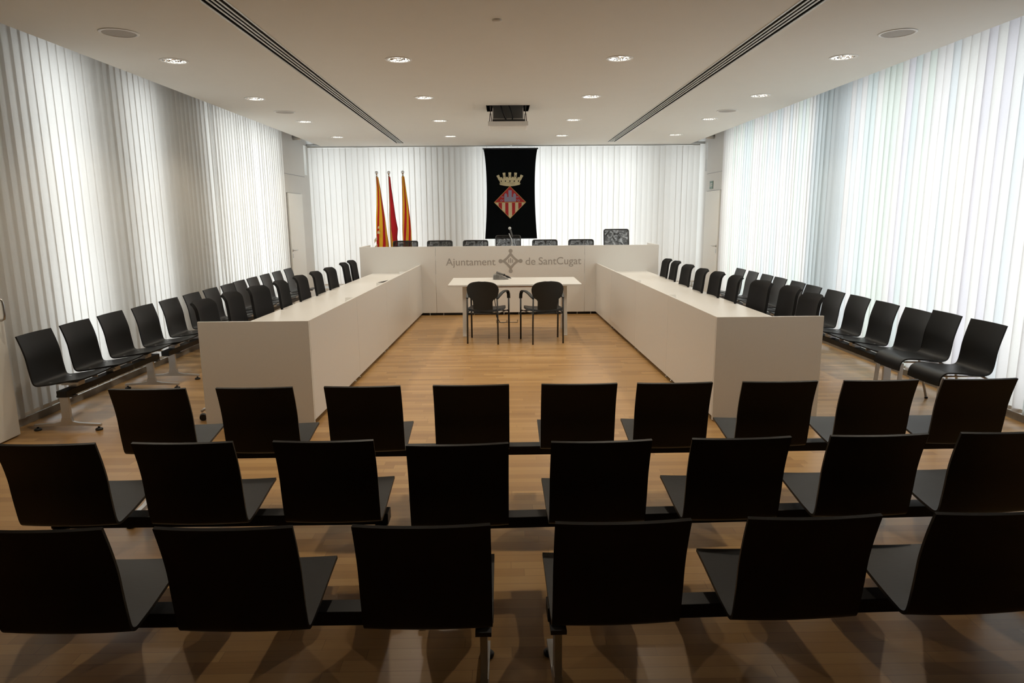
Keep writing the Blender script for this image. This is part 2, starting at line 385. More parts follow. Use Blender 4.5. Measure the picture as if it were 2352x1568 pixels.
# two lever doors
for nm, x, y0, y1, s, hy in (('door_1', -3.966, 12.68, 13.56, -1, 12.74), ('door_2', 4.136, 13.0, 13.9, 1, 13.06)):
    d = door(nm, x, y0, y1, 2.09, s, hy)
    xi = x-s*.03
    h = MB(); h.lathe([(.001, 0), (.024, 0), (.024, -s*.008), (.001, -s*.008)], (xi, hy, 1.04), 16, 'x')
    h.tube([(xi, hy, 1.04), (xi-s*.05, hy, 1.04), (xi-s*.055, hy+.02, 1.04), (xi-s*.055, hy+.13, 1.04)], .009)
    h.box(min(xi, xi-s*.004), max(xi, xi-s*.004), hy-.02, hy+.02, .90, .98)
    h.build('door_handle', M['steel'], d)
# near left door leaf with a bow handle
mb = MB(); mb.box(-3.83, -3.79, 3.95, 5.09, .012, 2.6); d = mb.build('door_3', M['door'], None, .003); d['kind'] = 'structure'
h = MB(); hx = -3.79
h.tube([(hx, 5.0, .925), (hx+.05, 5.0, .925), (hx+.068, 5.005, .935), (hx+.072, 5.008, .965), (hx+.072, 5.008, 1.05), (hx+.068, 5.005, 1.075), (hx+.05, 5.0, 1.085), (hx, 5.0, 1.085)], .009, 12)
h.build('door_handle', M['steel'], d)

# ------------------------------------------------------------------ vertical blinds
def blind(label, a, b, z0, z1, pitch, ang, tint, rail, seed, jit=4, group=None, width=.127, cord=True):
    rnd = random.Random(seed); a = Vector((*a, 0)); b = Vector((*b, 0)); L = (b-a).length; d = (b-a)/L; nrm = Vector((-d.y, d.x, 0))
    t = thing('vertical_blind', label, 'blind', ((a+b)/2).to_tuple(), 0, group); base = (a+b)/2
    n = round(L/pitch); pitch = L/n; vs = []; fs = []; cols = []; wob = 0
    for i in range(n):
        c = a+d*(pitch*(i+.5)); wob = wob*.7+rnd.uniform(-jit, jit)
        q = math.radians(ang+wob); dz = rnd.uniform(-.006, .006); dx = rnd.uniform(-.004, .004)
        e = d*math.cos(q)+nrm*math.sin(q); en = Vector((-e.y, e.x, 0)); tw = rnd.uniform(-.03, .03)
        tc_ = tint(rnd, i, n); o = len(vs)
        for z, k in ((z0+dz, 1), (z0+(z1-z0)*.5, .5), (z1, 0)):
            for u in (-1, -.5, 0, .5, 1):
                p = c-base+e*(u*width/2)+en*((1-u*u)*.006+tw*k*u*.3)+d*dx; vs.append((p.x, p.y, z)); cols.append((*tc_, 1))
        for r in range(2):
            for k in range(4): fs.append((o+r*5+k, o+r*5+k+1, o+r*5+k+6, o+r*5+k+5))
    me = bpy.data.meshes.new('slats'); me.from_pydata(vs, [], fs); me.update(); me.materials.append(M['slat'])
    ca = me.color_attributes.new('tint', 'FLOAT_COLOR', 'POINT')
    ca.data.foreach_set('color', [c for q in cols for c in q])
    me.polygons.foreach_set('use_smooth', [True]*len(me.polygons)); link('slats', me, t)
    r = MB(); A = a-base; B = b-base; r.bar((A.x, A.y, z1+.02), (B.x, B.y, z1+.02), .045, .035); r.build('headrail', M['alu'] if rail else M['white'], t)
    w_ = MB()
    for i in range(n):
        c = a-base+d*(pitch*(i+.5)); p = c+d*.05; q = c-d*.05; w_.bar((q.x, q.y, z0+.018), (p.x, p.y, z0+.018), .006, .03)
    w_.build('bottom_weights', M['white'], t)
    if cord:
        c = MB(); p = B-d*.02+nrm*cord*.05
        c.tube([(p.x, p.y, z1), (p.x, p.y, 1.2), (p.x+.01, p.y+.006, .95), (p.x+.012, p.y+.03, .8), (p.x+.004, p.y+.05, .95), (p.x, p.y+.03, 1.2), (p.x, p.y+.022, z1)], .0022, 6)
        c.build('pull_cord', M['white'], t)
    return t
warm = lambda r, i, n: (lambda k: (k, k*.99, k*.975))(r.uniform(.93, 1))
def cool(r, i, n):
    p = r.choice([(1, 1, 1), (.97, .98, 1), (.90, .95, 1), (.93, .92, 1), (.92, .99, .96), (1, 1, 1), (.99, .98, 1), (.87, .95, .97)])
    if i > n-5 and r.random() < .8: p = (.84, .90, .95)  # slats before the pier: its bluish shade put into their tint
    return p
cool2 = lambda r, i, n: cool(r, n-1-i, n) if i > 2 else (.82, .90, .95)  # first slats carry the same pier shade in their tint
blind('pale fabric vertical blind on the left wall, nearer one beside the white door', (XL, 5.1), (XL, 9.43), .075, 3.26, .113, -9, warm, False, 3, 4, 'left wall blinds', cord=-1)
blind('pale fabric vertical blind on the left wall, far one with finer bunched folds', (XL+.045, 9.385), (XL+.045, 12.36), .075, 3.26, .098, -8, warm, False, 8, 9, 'left wall blinds', cord=False)
blind('bluish-white vertical blind on the right wall, nearer one behind the loose chairs', (XR, 1.6), (XR, 8.69), .075, 3.26, .113, 9, cool, False, 12, 3, 'right wall blinds', cord=False)
blind('bluish-white vertical blind on the right wall, far one ending at the door', (XR-.02, 8.69), (XR-.02, 12.79), .075, 3.26, .105, 9, cool2, False, 5, 8, 'right wall blinds', cord=False)
blind('white vertical blind on the back wall, left of the black banner', (-4.02, YB+.06), (.17, YB+.06), .22, 3.03, .116, 6, warm, True, 21, 4, 'back wall blinds', cord=False)
blind('white vertical blind on the back wall, right of the black banner', (.19, YB+.08), (4.06, YB+.08), .22, 3.03, .116, -6, warm, True, 33, 4, 'back wall blinds', cord=False)
mb = MB(); mb.tube([(-4.04, YB-.03, 3.072), (4.13, YB-.03, 3.072)], .024, 14)
o = mb.build('curtain_rail', M['alu']); tag(o, 'long grey tube rail running above the back wall blinds', 'rail')
for s_x, y, lb in ((-3.97, 13.3, 'grey pipe stub under the ceiling above the left rear door'), (4.14, 13.6, 'grey pipe stub under the ceiling above the right rear door')):
    mb = MB(); sg = 1 if s_x < 0 else -1
    mb.tube([(s_x, y, 3.13), (s_x+sg*.16, y, 3.13)], .045, 14)
    o = mb.build('ceiling_pipe', M['alu']); tag(o, lb, 'pipe', 'pipe stubs in the ceiling gap')

# ------------------------------------------------------------------ ceiling fittings
def make_lamp():
    t = thing('ceiling_downlight', '', 'ceiling light', (0, 0, 0))
    r = MB(); r.lathe([(.1005, .0), (.1005, -.006), (.119, -.004), (.1215, .0), (.1005, .0)], n=40); r.build('trim_ring', M['white'], t)
    d = MB(); d.lathe([(.1, 0), (.094, .03), (.078, .07), (.055, .095), (.0001, .1)], n=40); d.build('reflector', M['reflector'], t)
    b = MB()
    for dy in (-.022, .022): b.tube([(-.062, dy, .028), (.062, dy, .028)], .0085, 10)
    b.build('lamp_tube', M['lamp'], t)
    c = MB(); c.box(-.076, -.06, -.034, .034, .012, .045); c.box(.06, .07, -.03, .03, .018, .04); c.lathe([(.045, .012), (.048, .010), (.045, .008), (.042, .010), (.045, .012)], n=24)
    c.build('lamp_holder', M['steel'], t)
    return t
rows_n = ['', 'nearest row', 'second row', 'third row', 'farthest row']
cols_n = ['beside the left blinds', 'just right of the left air slot', 'just left of the right air slot', 'beside the right blinds']
lamp0 = None
for j, y in enumerate(lamp_rows()):
    for k, x in enumerate(LX):
        lab = 'round recessed downlight in the %s, %s' % (rows_n[j], cols_n[k])
        if j > 0:
            if lamp0 is None:
                lamp0 = make_lamp(); remember(lamp0); lamp0.location = (x, y, HC); lamp0['label'] = lab; lamp0['group'] = 'recessed ceiling downlights'
            else: dup(lamp0, (x, y, HC), 0, lab, 'recessed ceiling downlights')
        ld = bpy.data.lights.new('downlight', 'SPOT'); ld.energy = LAMP_W; ld.color = LAMP_COL; ld.spot_size = math.radians(130); ld.spot_blend = .8; ld.shadow_soft_size = .022
        lo = bpy.data.objects.new('downlight_beam', ld); COL.objects.link(lo); lo.location = (x, y, HC-.015)
def make_speaker():
    t = thing('ceiling_speaker', '', 'speaker')
    r = MB(); r.lathe([(.118, -.001), (.118, -.007), (.134, -.006), (.139, -.001), (.118, -.001)], n=40); r.build('rim', M['white'], t)
    g = MB(); g.lathe([(.0001, -.005), (.118, -.004)], n=40); g.build('speaker_grille', M['grille'], t)
    return t
sp0 = None
for (x, y), lb in zip(SPK, ['round ceiling loudspeaker nearest the camera above the left blinds', 'round ceiling loudspeaker nearest the camera above the right blinds',
                            'smaller-looking far ceiling loudspeaker on the left side', 'smaller-looking far ceiling loudspeaker on the right side']):
    if sp0 is None: sp0 = make_speaker(); remember(sp0); sp0.location = (x, y, HC); sp0['label'] = lb; sp0['group'] = 'ceiling loudspeakers'
    else: dup(sp0, (x, y, HC), 0, lb, 'ceiling loudspeakers')
mb = MB(); mb.lathe([(.0001, -.012), (.03, -.012), (.036, -.006), (.036, 0)], (-.027, 5.13, HC), 24)
tag(mb.build('ceiling_sensor', M['ceiling']), 'faint small round sensor on the ceiling ahead of the camera', 'sensor')
for s, lb in ((-1, 'long linear air slot with dark gaps in the left of the ceiling'), (1, 'long linear air slot with dark gaps in the right of the ceiling')):
    t = thing('air_slot_grille', lb, 'air vent', (0, 0, HC), 0, 'linear ceiling air slots')
    f = MB(); y0, y1 = 2.6, 13.45
    def strip(mm, o0, o1, z0, z1):
        a0 = gx(s, y0); a1 = gx(s, y1)
        mm.prism([(a0+o0, y0), (a0+o1, y0), (a1+o1, y1), (a1+o0, y1)], z0, z1)
    strip(f, -.004, .012, -.004, .0005); strip(f, .153, .169, -.004, .0005); f.build('frame', M['alu'], t)
    for k in range(3):
        b = MB(); c = .014+(.137)*(k+1)/4; strip(b, c-.0075, c+.0075, -.003, .001); b.build('blade', M['alu'], t)
    b = MB(); strip(b, .001, .164, .06, .075); strip(b, .001, .003, .001, .06); strip(b, .162, .164, .001, .06); b.build('duct', M['dark'], t)

# motorised projector lift hanging out of its ceiling hatch
t = thing('projector_lift', 'retractable projector lift hanging from the ceiling hatch with a pale lid', 'projector', (0, 0, 0))
x0, x1, y0, y1 = PJ
b = MB(); zl = 2.805
b.box(x0+.012, x1-.012, y0-.02, y1-.06, zl-.025, zl+.028); b.build('lid', M['white'], t, .003)
b = MB(); b.box(x0+.035, x1-.035, y0+.01, y1-.08, zl-.028, zl-.0255); b.build('lid_inset', M['ceiling'], t)
b = MB(); b.box(x0-.01, x0, y0-.01, y1+.01, HC, HC+.30).box(x1, x1+.01, y0-.01, y1+.01, HC, HC+.30).box(x0, x1, y1, y1+.01, HC, HC+.30).box(x0, x1, y0-.01, y0, HC+.01, HC+.3).box(x0, x1, y0, y1, HC+.29, HC+.3)
b.build('hatch_box', M['dark'], t)
b = MB(); b.box(x0+.07, x1-.07, y0+.16, y1-.06, zl+.075, HC+.08); p = b.build('projector_body', M['grey'], t, .006)
b = MB(); b.box(x0+.075, x1-.075, y0+.145, y0+.16, zl+.06, zl+.085); b.build('ledge', M['alu'], t)
b = MB(); b.box(x0+.07, x1-.05, y0+.03, y1-.06, zl+.03, zl+.058); b.build('tray', M['black'], t)
for xx in (x0+.035, x0+.055, x1-.055, x1-.035):
    b = MB(); b.bar((xx, y0+.06, zl+.03), (xx, y0+.06, zl+.13), .012, .006); b.build('bracket', M['white'], t)
for xx in (x0+.075, x1-.075):
    b = MB(); b.bar((xx, y0+.09, zl+.04), (xx, y0+.09, HC-.02), .012, .01); b.build('guide_rod', M['silver'], t)
for k, (xa, xb, ya) in enumerate(((x0+.03, x0+.06, y0+.03), (x1-.06, x1-.03, y0+.03))):
    b = MB(); b.bar((xa, ya, zl+.03), (xb, ya, HC+.05), .008, .008); b.bar((xb, ya, zl+.03), (xa, ya, HC+.05), .008, .008); b.build('scissor_arm', M['dgrey'], t)
b = MB(); b.tube([(x0+.16, y0+.08, HC+.08), (x0+.19, y0+.08, HC-.04), (x0+.245, y0+.07, zl+.055)], .011); b.tube([(x0+.26, y0+.08, HC+.06), (x0+.31, y0+.08, HC-.06), (x0+.335, y0+.07, zl+.09), (x0+.32, y0+.07, zl+.055)], .008)
b.build('cable', M['black'], t)

# ------------------------------------------------------------------ desks
def seg_panel(a, b, th, z0, z1, side):   # upright board from a to b, thickness to the given side
    a = Vector(a); b = Vector(b); d = (b-a).normalized(); n = Vector((-d.y, d.x))*side*th
    q = [a, b, b+n, a+n]
    ar = sum(q[i].x*q[(i+1) % 4].y-q[(i+1) % 4].x*q[i].y for i in range(4))
    if ar < 0: q.reverse()
    return MB().prism([(p.x, p.y) for p in q], z0, z1)
YF = 11.268
def side_desk(name, label, xn, yn, xf, xo, xon, xof, seams, sgn):
    t = thing(name, label, 'desk', (0, 0, 0), 0, 'long side desks of the council chamber')
    HD = .858; WT = .72
    X = lambda y: xn+(xf-xn)*(y-yn)/(YF-yn)
    ys = [yn+.022]+seams+[YF-.004]
    for i in range(len(ys)-1):
        a, b = ys[i]+.002, ys[i+1]-.002
        seg_panel((X(a), a), (X(b), b), .022, .042, HD, 1 if sgn < 0 else -1).build('front_panel', M['laminate'], t, .0015)
    # worktop
    q = [(X(yn)+sgn*.022, yn+.022), (X(YF)+sgn*.022, YF-.004), (xof, YF-.004), (xon, yn+.022)]
    if sgn > 0: q.reverse()
    ar = sum(q[i][0]*q[(i+1) % 4][1]-q[(i+1) % 4][0]*q[i][1] for i in range(4))
    if ar < 0: q.reverse()
    MB().prism(q, WT-.025, WT).build('worktop', M['laminate'], t, .0015)
    # end board
    e = MB(); e.box(min(xn, xo), max(xn, xo), yn, yn+.02, .012, HD); e.build('end_panel', M['laminate'], t, .0015)
    # recessed plinth and levelling feet
    seg_panel((X(yn+.05)+sgn*.06, yn+.05), (X(YF)+sgn*.06, YF-.01), .015, .0, .05, 1 if sgn < 0 else -1).build('plinth', M['plinth'], t)
    for y in seams:
        for dy in (-.09, .09):
            f = MB(); f.lathe([(.0001, 0), (.014, 0), (.014, .006), (.007, .008), (.007, .045)], (X(y+dy)+sgn*.035, y+dy, 0), 12); f.build('levelling_foot', M['steel'], t)
    # supports under the top
    for y in seams+[YF-.3]:
        MB().box(min(X(y)+sgn*.03, xof-sgn*.1), max(X(y)+sgn*.03, xof-sgn*.1), y-.01, y+.01, .05, WT-.025).build('divider', M['laminate'], t)
    return t
side_desk('council_desk', 'long white side desk on the left with an upright front screen', -1.543, 5.261, -1.373, -2.415, -2.375, -2.19, [6.83, 8.33, 9.98], -1)
side_desk('council_desk', 'long white side desk on the right with an upright front screen', 1.684, 5.245, 1.547, 2.537, 2.51, 2.40, [6.70, 8.20, 9.85], 1)

t = thing('presiding_desk', 'tall white presiding desk across the back with grey lettering and emblem', 'desk')
RL, RR, HR = -2.386, 2.592, 1.155
sx_ = [RL, -1.133, 1.354, RR]
for i in range(3):
    MB().box(sx_[i]+.002, sx_[i+1]-.002, YF, YF+.025, .045, HR).build('front_panel', M['laminate'], t, .0015)
for x in (RL, RR-.025): MB().box(x, x+.025, YF+.026, YF+.83, .045, HR).build('side_panel', M['laminate'], t, .0015)
MB().box(RL+.026, RR-.026, YF+.026, YF+.76, .925, .95).build('worktop', M['laminate'], t, .0015)
MB().box(RL+.05, RR-.05, YF+.07, YF+.09, 0, .05).build('plinth', M['plinth'], t)
for x in (-2.2, -1.25, -1.02, -.5, 0, .25, .9, 1.24, 1.47, 2.4):
    f = MB(); f.lathe([(.0001, 0), (.014, 0), (.014, .006), (.007, .008), (.007, .047)], (x, YF+.03, 0), 12); f.build('levelling_foot', M['steel'], t)
def text_mesh(txt, size, xs, loc, parent, name, m):
    cu = bpy.data.curves.new('lettering', 'FONT'); cu.body = txt; cu.size = size; cu.extrude = .0008; cu.offset = .0006
    to = bpy.data.objects.new('tmp', cu); COL.objects.link(to); bpy.context.view_layer.update()
    me = bpy.data.meshes.new_from_object(to.evaluated_get(bpy.context.evaluated_depsgraph_get())); bpy.data.objects.remove(to)
    me.materials.clear(); me.materials.append(m)
    x0 = min(v.co.x for v in me.vertices); x1 = max(v.co.x for v in me.vertices); k = xs/(x1-x0)
    for v in me.vertices: v.co = ((v.co.x-x0)*k, -v.co.z, v.co.y)
    o = link(name, me, parent); o.location = loc; return o
text_mesh('Ajuntament', .172, .826, (-.960, YF-.0012, .840), t, 'lettering', M['lgrey'])
text_mesh('de', .172, .165, (.367, YF-.0012, .843), t, 'lettering', M['lgrey'])
text_mesh('SantCugat', .172, .710, (.587, YF-.0012, .845), t, 'lettering', M['lgrey'])
# emblem: a rounded diamond outline with four knobs and three bars
lx, lz = .118, .906
def poly_plate(polys, m, parent, name, y, th=.0015):
    mb_ = MB()
    for k_, P in enumerate(polys):
        y -= 3e-5; n = len(P); mb_.add([(x, y-th, z) for x, z in P]+[(x, y, z) for x, z in P],
                            [tuple(range(n)), tuple(range(2*n-1, n-1, -1))]+[(i, n+i, n+(i+1) % n, (i+1) % n) for i in range(n)], False)
    return mb_.build(name, m, parent)
def stroke(p, q, w0, w1=None):
    w1 = w1 or w0; d = Vector((q[0]-p[0], q[1]-p[1])).normalized(); n = Vector((-d.y, d.x))
    return [(p[0]-n.x*w0/2, p[1]-n.y*w0/2), (q[0]-n.x*w1/2, q[1]-n.y*w1/2), (q[0]+n.x*w1/2, q[1]+n.y*w1/2), (p[0]+n.x*w0/2, p[1]+n.y*w0/2)]
pl = []
tips = [(lx, lz+.115), (lx+.115, lz), (lx, lz-.115), (lx-.115, lz)]
for i in range(4):
    p, q = tips[i], tips[(i+1) % 4]; mid = ((p[0]+q[0])/2*.93+lx*.07, (p[1]+q[1])/2*.93+lz*.07)
    pl.append(stroke(p, mid, .042, .036)); pl.append(stroke(mid, q, .036, .042)); pl.append(circle(*mid, .018, 14))
for i, (dx, dz) in enumerate(((0, 1), (1, 0), (0, -1), (-1, 0))):
    pl.append(circle(lx+dx*.115, lz+dz*.115, .019, 18)); pl.append(stroke((lx+dx*.112, lz+dz*.112), (lx+dx*.165, lz+dz*.165), .040, .034))
    pl.append(circle(lx+dx*.167, lz+dz*.167, .0335, 28))
for dx, hh in ((-.032, .044), (0, .068), (.032, .044)):
    dzz = .008 if dx == 0 else 0
    for zz in (-hh/2, hh/2): pl.append(circle(lx+dx, lz+zz+dzz, .0085 if dx else .0095, 14))
    pl.append(stroke((lx+dx, lz-hh/2+dzz), (lx+dx, lz+hh/2+dzz), .017 if dx else .019))
poly_plate(pl, M['lgrey'], t, 'emblem', YF-.0003)

# hatches set in the side worktops
for (x, y, lb) in ((-1.70, 7.61, 'white cable flap standing on the left desk, nearest one'), (-1.66, 9.30, 'white cable flap on the left desk beside the dark connector'), (-1.62, 11.12, 'white cable flap at the far end of the left desk'),
                   (1.72, 11.08, 'white cable flap at the far end of the right desk'), (1.80, 9.28, 'white cable flap halfway along the right desk'), (1.86, 7.60, 'white cable flap on the right desk, nearest one')):
    b = MB(); b.box(x-.10, x+.10, y-.012, y+.05, .7205, .728); b.add([(x-.10, y, .727), (x+.10, y, .727), (x+.10, y+.012, .757), (x-.10, y+.012, .757), (x-.10, y+.008, .727), (x+.10, y+.008, .727), (x+.10, y+.02, .757), (x-.10, y+.02, .757)],
        [(0, 1, 2, 3), (7, 6, 5, 4), (3, 2, 6, 7), (0, 3, 7, 4), (1, 5, 6, 2), (0, 4, 5, 1)], False)
    tag(b.build('cable_flap', M['white']), lb, 'cable flap', 'cable flaps on the side desks')
b = MB(); b.tube([(-1.745, 9.42, .738), (-1.70, 9.62, .742)], [.016, .011]); b.tube([(-1.70, 9.62, .742), (-1.66, 9.80, .736), (-1.62, 10.05, .734), (-1.585, 10.2, .732)], [.009, .013, .012, .006]); 
o = b.build('cable_connector', M['black']); tag(o, 'black cable connector lying on the far left desk', 'cable')

# presiding microphone
t = thing('gooseneck_microphone', 'silver-necked microphone standing on the presiding desk before the banner', 'microphone', (.14, 11.80, .9512))
b = MB(); b.lathe([(.0001, 0), (.06, 0), (.06, .012), (.045, .025), (.012, .03), (.0001, .03)]); b.build('base', M['black'], t)
b = MB(); b.tube([(0, 0, .02), (.004, 0, .16), (.012, 0, .24), (.006, 0, .29), (-.018, 0, .34), (-.04, 0, .395)], .0065); b.build('gooseneck', M['chrome'], t)
b = MB(); b.tube([(.02, -.01, .335), (-.005, -.012, .42), (-.018, -.014, .455)], [.011, .014, .015], 14); b.build('microphone_body', M['dgrey'], t)
b = MB(); b.ball((-.027, -.016, .482), .026); b.build('microphone_head', M['steel'], t)

# ------------------------------------------------------------------ witness table
t = thing('meeting_table', 'small white-topped table with splayed white legs in the middle of the floor', 'table', (0, 0, 0))
MB().box(-.752, 1.052, 9.035, 10.08, .718, .742).build('tabletop', M['laminate'], t, .003)
MB().box(-.55, .86, 9.46, 9.56, .66, .712).build('crossbeam', M['wood'], t, .002)
for x in (-.55, .855):
    for ya, yb_ in ((9.25, 9.36), (9.80, 9.69)):
        b = MB(); b.bar((x, ya, 0), (x, yb_, .70), .05, .03, (0, 1, 0)); b.build('leg', M['white'], t, .002)
    MB().box(x-.025, x+.025, 9.28, 9.80, .695, .718).build('top_rail', M['white'], t, .002)
t = thing('desk_phone_unit', 'grey wedge-shaped tabletop microphone unit with a dark handset on the table', 'phone unit', (-.04, 9.80, .7425), math.radians(0))
g = []
for k, (x, h, d0, d1) in enumerate(((-.115, .045, -.03, .07), (-.108, .075, -.06, .09), (-.07, .088, -.085, .10), (-.02, .070, -.095, .10), (.03, .044, -.085, .085), (.075, .024, -.06, .06), (.11, .008, -.02, .02))):
    g.append([(x, d0, 0), (x, d0+.004, .006), (x, d0*.75, h*.8), (x, 0, h), (x, d1*.75, h*.85), (x, d1, 0)])
b = MB(); n = 6
vs = [p for r in g for p in r]; fs = [(i*n+j, (i+1)*n+j, (i+1)*n+j+1, i*n+j+1) for i in range(6) for j in range(n-1)]
fs += [tuple(range(n)), tuple(reversed([6*n+j for j in range(n)]))]+[(i*n, i*n+n-1, (i+1)*n+n-1, (i+1)*n) for i in range(6)]
b.add(vs, fs); b.build('housing', M['grey'], t)
b = MB(); b.tube([(-.065, 0, .105), (.05, -.01, .062)], .0145, 14); b.build('handset', M['grey'], t)
b = MB(); b.tube([(.04, -.01, .067), (.058, -.01, .058)], .0165, 14); b.tube([(.058, -.01, .057), (.09, -.015, .040), (.115, -.02, .03), (.15, -.02, .012)], [.008, .016, .014, .003], 14); b.build('handset_end', M['black'], t)
t = thing('floor_cable_rail', 'low metal rail with three short uprights on the floor under the table', 'floor rail', (.045, 10.44, 0))
b = MB(); b.box(-.17, .17, -.012, .012, .0, .012); b.build('rail', M['lgrey'], t)
for x in (-.165, .0, .165):
    b = MB(); b.box(x-.007, x+.007, -.010, .010, .0125, .045); b.build('upright', M['steel'], t)
b = MB(); b.tube([(-.14, 9.5, .655), (-.13, 9.6, .45), (-.11, 9.75, .2), (-.06, 9.95, .08), (0, 10.15, .045), (.03, 10.38, .02)], .006, 8)
tag(b.build('table_cable', M['black']), 'black cable hanging from under the table down to the floor rail', 'cable')

# ------------------------------------------------------------------ beam benches
def shell_grid(prof, w, bulge, ncol=9, seatdip=.006):
    g = []
    for i, (y, z, k) in enumerate(prof):       # k: 1 on the back, 0 on the seat
        row = []
        for j in range(ncol):
            u = -1+2*j/(ncol-1); row.append((u*w/2, y-bulge*k*(1-u*u), z-seatdip*(1-k)*(1-u*u)))
        g.append(row)
    return g
def smooth_prof(P, n=4):                       # Catmull-Rom through (y, z, k)
    out = []
    for i in range(len(P)-1):
        p0, p1, p2, p3 = P[max(i-1, 0)], P[i], P[i+1], P[min(i+2, len(P)-1)]
        for s in range(n):
            t_ = s/n; out.append(tuple(.5*((2*b_)+(-a_+c)*t_+(2*a_-5*b_+4*c-d_)*t_*t_+(-a_+3*b_-3*c+d_)*t_**3) for a_, b_, c, d_ in zip(p0, p1, p2, p3)))
    out.append(P[-1]); return out
BENCH_P = smooth_prof([(0, .78, 1), (.030, .69, 1), (.050, .61, 1), (.060, .53, .9), (.070, .46, .7), (.078, .415, .4), (.088, .396, .25), (.108, .388, .1), (.14, .390, 0), (.20, .397, 0), (.28, .410, 0), (.38, .427, 0), (.455, .437, 0)])
SHELL = MB().sheet(shell_grid(BENCH_P, .405, .016), .012).mesh('seat_shell', M['shell'])
def foot_mesh():
    b = MB(); z0, L_ = .03, .262      # arched foot bar
    prof = [(-L_, .032), (-L_, .052), (-.10, .062), (-.045, .075), (-.035, .11), (.035, .11), (.045, .075), (.10, .062), (L_, .052), (L_, .032), (.12, .04), (-.12, .04)]
    prof.reverse(); n = len(prof); w_ = .0135
    b.add([(-w_, y, z) for y, z in prof]+[(w_, y, z) for y, z in prof], [tuple(range(n)), tuple(range(2*n-1, n-1, -1))]+[(i, n+i, n+(i+1) % n, (i+1) % n) for i in range(n)], False)
    return b.mesh('foot_bar', M['silver'])
FOOT = foot_mesh()
PAD = MB().lathe([(.0001, 0), (.026, 0), (.028, .010), (.020, .018), (.008, .020), (.008, .034), (.0001, .034)]).mesh('foot_pad', M['black'])
POST = MB().box(-.012, .012, -.034, .034, .09, .276).mesh('leg', M['silver'])
SOCKET = MB().box(-.027, .027, -.045, .09, .277, .2925).mesh('leg_bracket', M['dgrey'])
ADAPT = MB().box(-.055, .055, .05, .115, .348, .378).box(-.13, .13, .045, .12, .378, .384).box(-.13, -.118, -.05, .18, .384, .398).box(.118, .13, -.05, .18, .384, .398).mesh('seat_bracket', M['silver'])
def bench(label, cx, cyy, rz, seats, legs, beam, group):
    """local x along the beam, local +y the way the seats face, y=0 at the top edge of the backs"""
    t = thing('beam_bench', label, 'bench', (cx, cyy, 0), rz, group)
    for x, dy in seats:
        s = link('seat_shell', SHELL, t); s.location = (x, dy, 0)
        a = link('seat_bracket', ADAPT, s); a.location = (0, .205, -.002)
    b = MB(); b.box(beam[0], beam[1], .248, .325, .293, .345); o = b.build('beam', M['beam'], t, .003)
    for x in legs:
        p = link('leg', POST, t); p.location = (x, .245, 0)
        q = link('foot_bar', FOOT, p); q.location = (0, 0, 0)
        q = link('leg_bracket', SOCKET, p)
        for s in (-1, 1):
            q = link('foot_pad', PAD, p); q.location = (0, s*.243, 0)
    return t
K = 1.0471
def row(label, xs, y, rz, group, legs=None, beam=None, ys=None):
    cx = sum(xs)/len(xs); L0, L1 = min(xs)-cx-.2025, max(xs)-cx+.2025
    st = [(x-cx, 0) for x in xs]
    lg = [l-cx for l in legs] if legs else [L0+.035, L1-.035]
    bm = (L0+.002, L1-.002) if beam is None else (beam[0]-cx, beam[1]-cx)
    return bench(label, cx, y, rz, st, lg, bm, group)
G1 = 'black beam benches facing the desks'
row('five-seat black beam bench, left one of the audience row nearest the desks', [x*K for x in (-1.807, -1.268, -.723, -.172, .380)], 3.322*K, math.radians(.15), G1)
row('four-seat black beam bench, right one of the audience row nearest the desks', [x*K for x in (.868, 1.409, 1.932, 2.448)], 3.330*K, math.radians(.4), G1)
row('three-seat black beam bench at the left of the middle audience row', [x*K for x in (-1.768, -1.242, -.702)], 2.486*K, 0, G1)
row('five-seat black beam bench filling the right of the middle audience row', [x*K for x in (-.182, .367, .909, 1.451, 1.970)], 2.462*K, math.radians(1.7), G1)
row('four-seat black beam bench in the front of the picture, left of the gap', [x*K for x in (-1.851, -1.319, -.790, -.238)], 1.760*K, math.radians(-.3), G1)
row('four-seat black beam bench in the front of the picture, right of the gap', [x*K for x in (.330, .879, 1.422, 1.962)], 1.784*K, math.radians(1.4), G1)
G2 = 'black beam benches along the blinds'
def sidebench(label, ys, x, side, legs, rzd=0):
    # seats face +x on the left (side -1), -x on the right (side 1)
    cyy = sum(ys)/len(ys); rz = (-PI/2 if side < 0 else PI/2)+math.radians(rzd)
    st = [((-(y-cyy) if side < 0 else (y-cyy)), 0) for y in ys]
    lg = [(-(l-cyy) if side < 0 else (l-cyy)) for l in legs]
    xs_ = [s[0] for s in st]; return bench(label, x, cyy, rz, st, lg, (min(xs_)-.2, max(xs_)+.2), G2)
sidebench('three-seat black beam bench by the left blinds, nearest the camera', [y*K for y in (5.082, 5.576, 6.087)], -3.742, -1, [5.215, 6.53])
sidebench('five-seat black beam bench by the left blinds, middle one of three', [y*K for y in (6.574, 7.099, 7.622, 8.125, 8.631)], -3.705, -1, [6.90, 9.0])
sidebench('five-seat black beam bench by the left blinds, farthest from the camera', [y*K for y in (9.098, 9.573, 10.093, 10.616, 11.184)], -3.735, -1, [9.6, 11.65])
sidebench('five-seat black beam bench by the right blinds, next to the loose chairs', [y*K for y in (5.783, 6.267, 6.757, 7.263, 7.793)], 3.795, 1, [6.05, 8.1])
sidebench('five-seat black beam bench by the right blinds, farthest from the camera', [y*K for y in (8.269, 8.805, 9.254, 9.783, 10.309)], 3.82, 1, [8.72, 10.75])

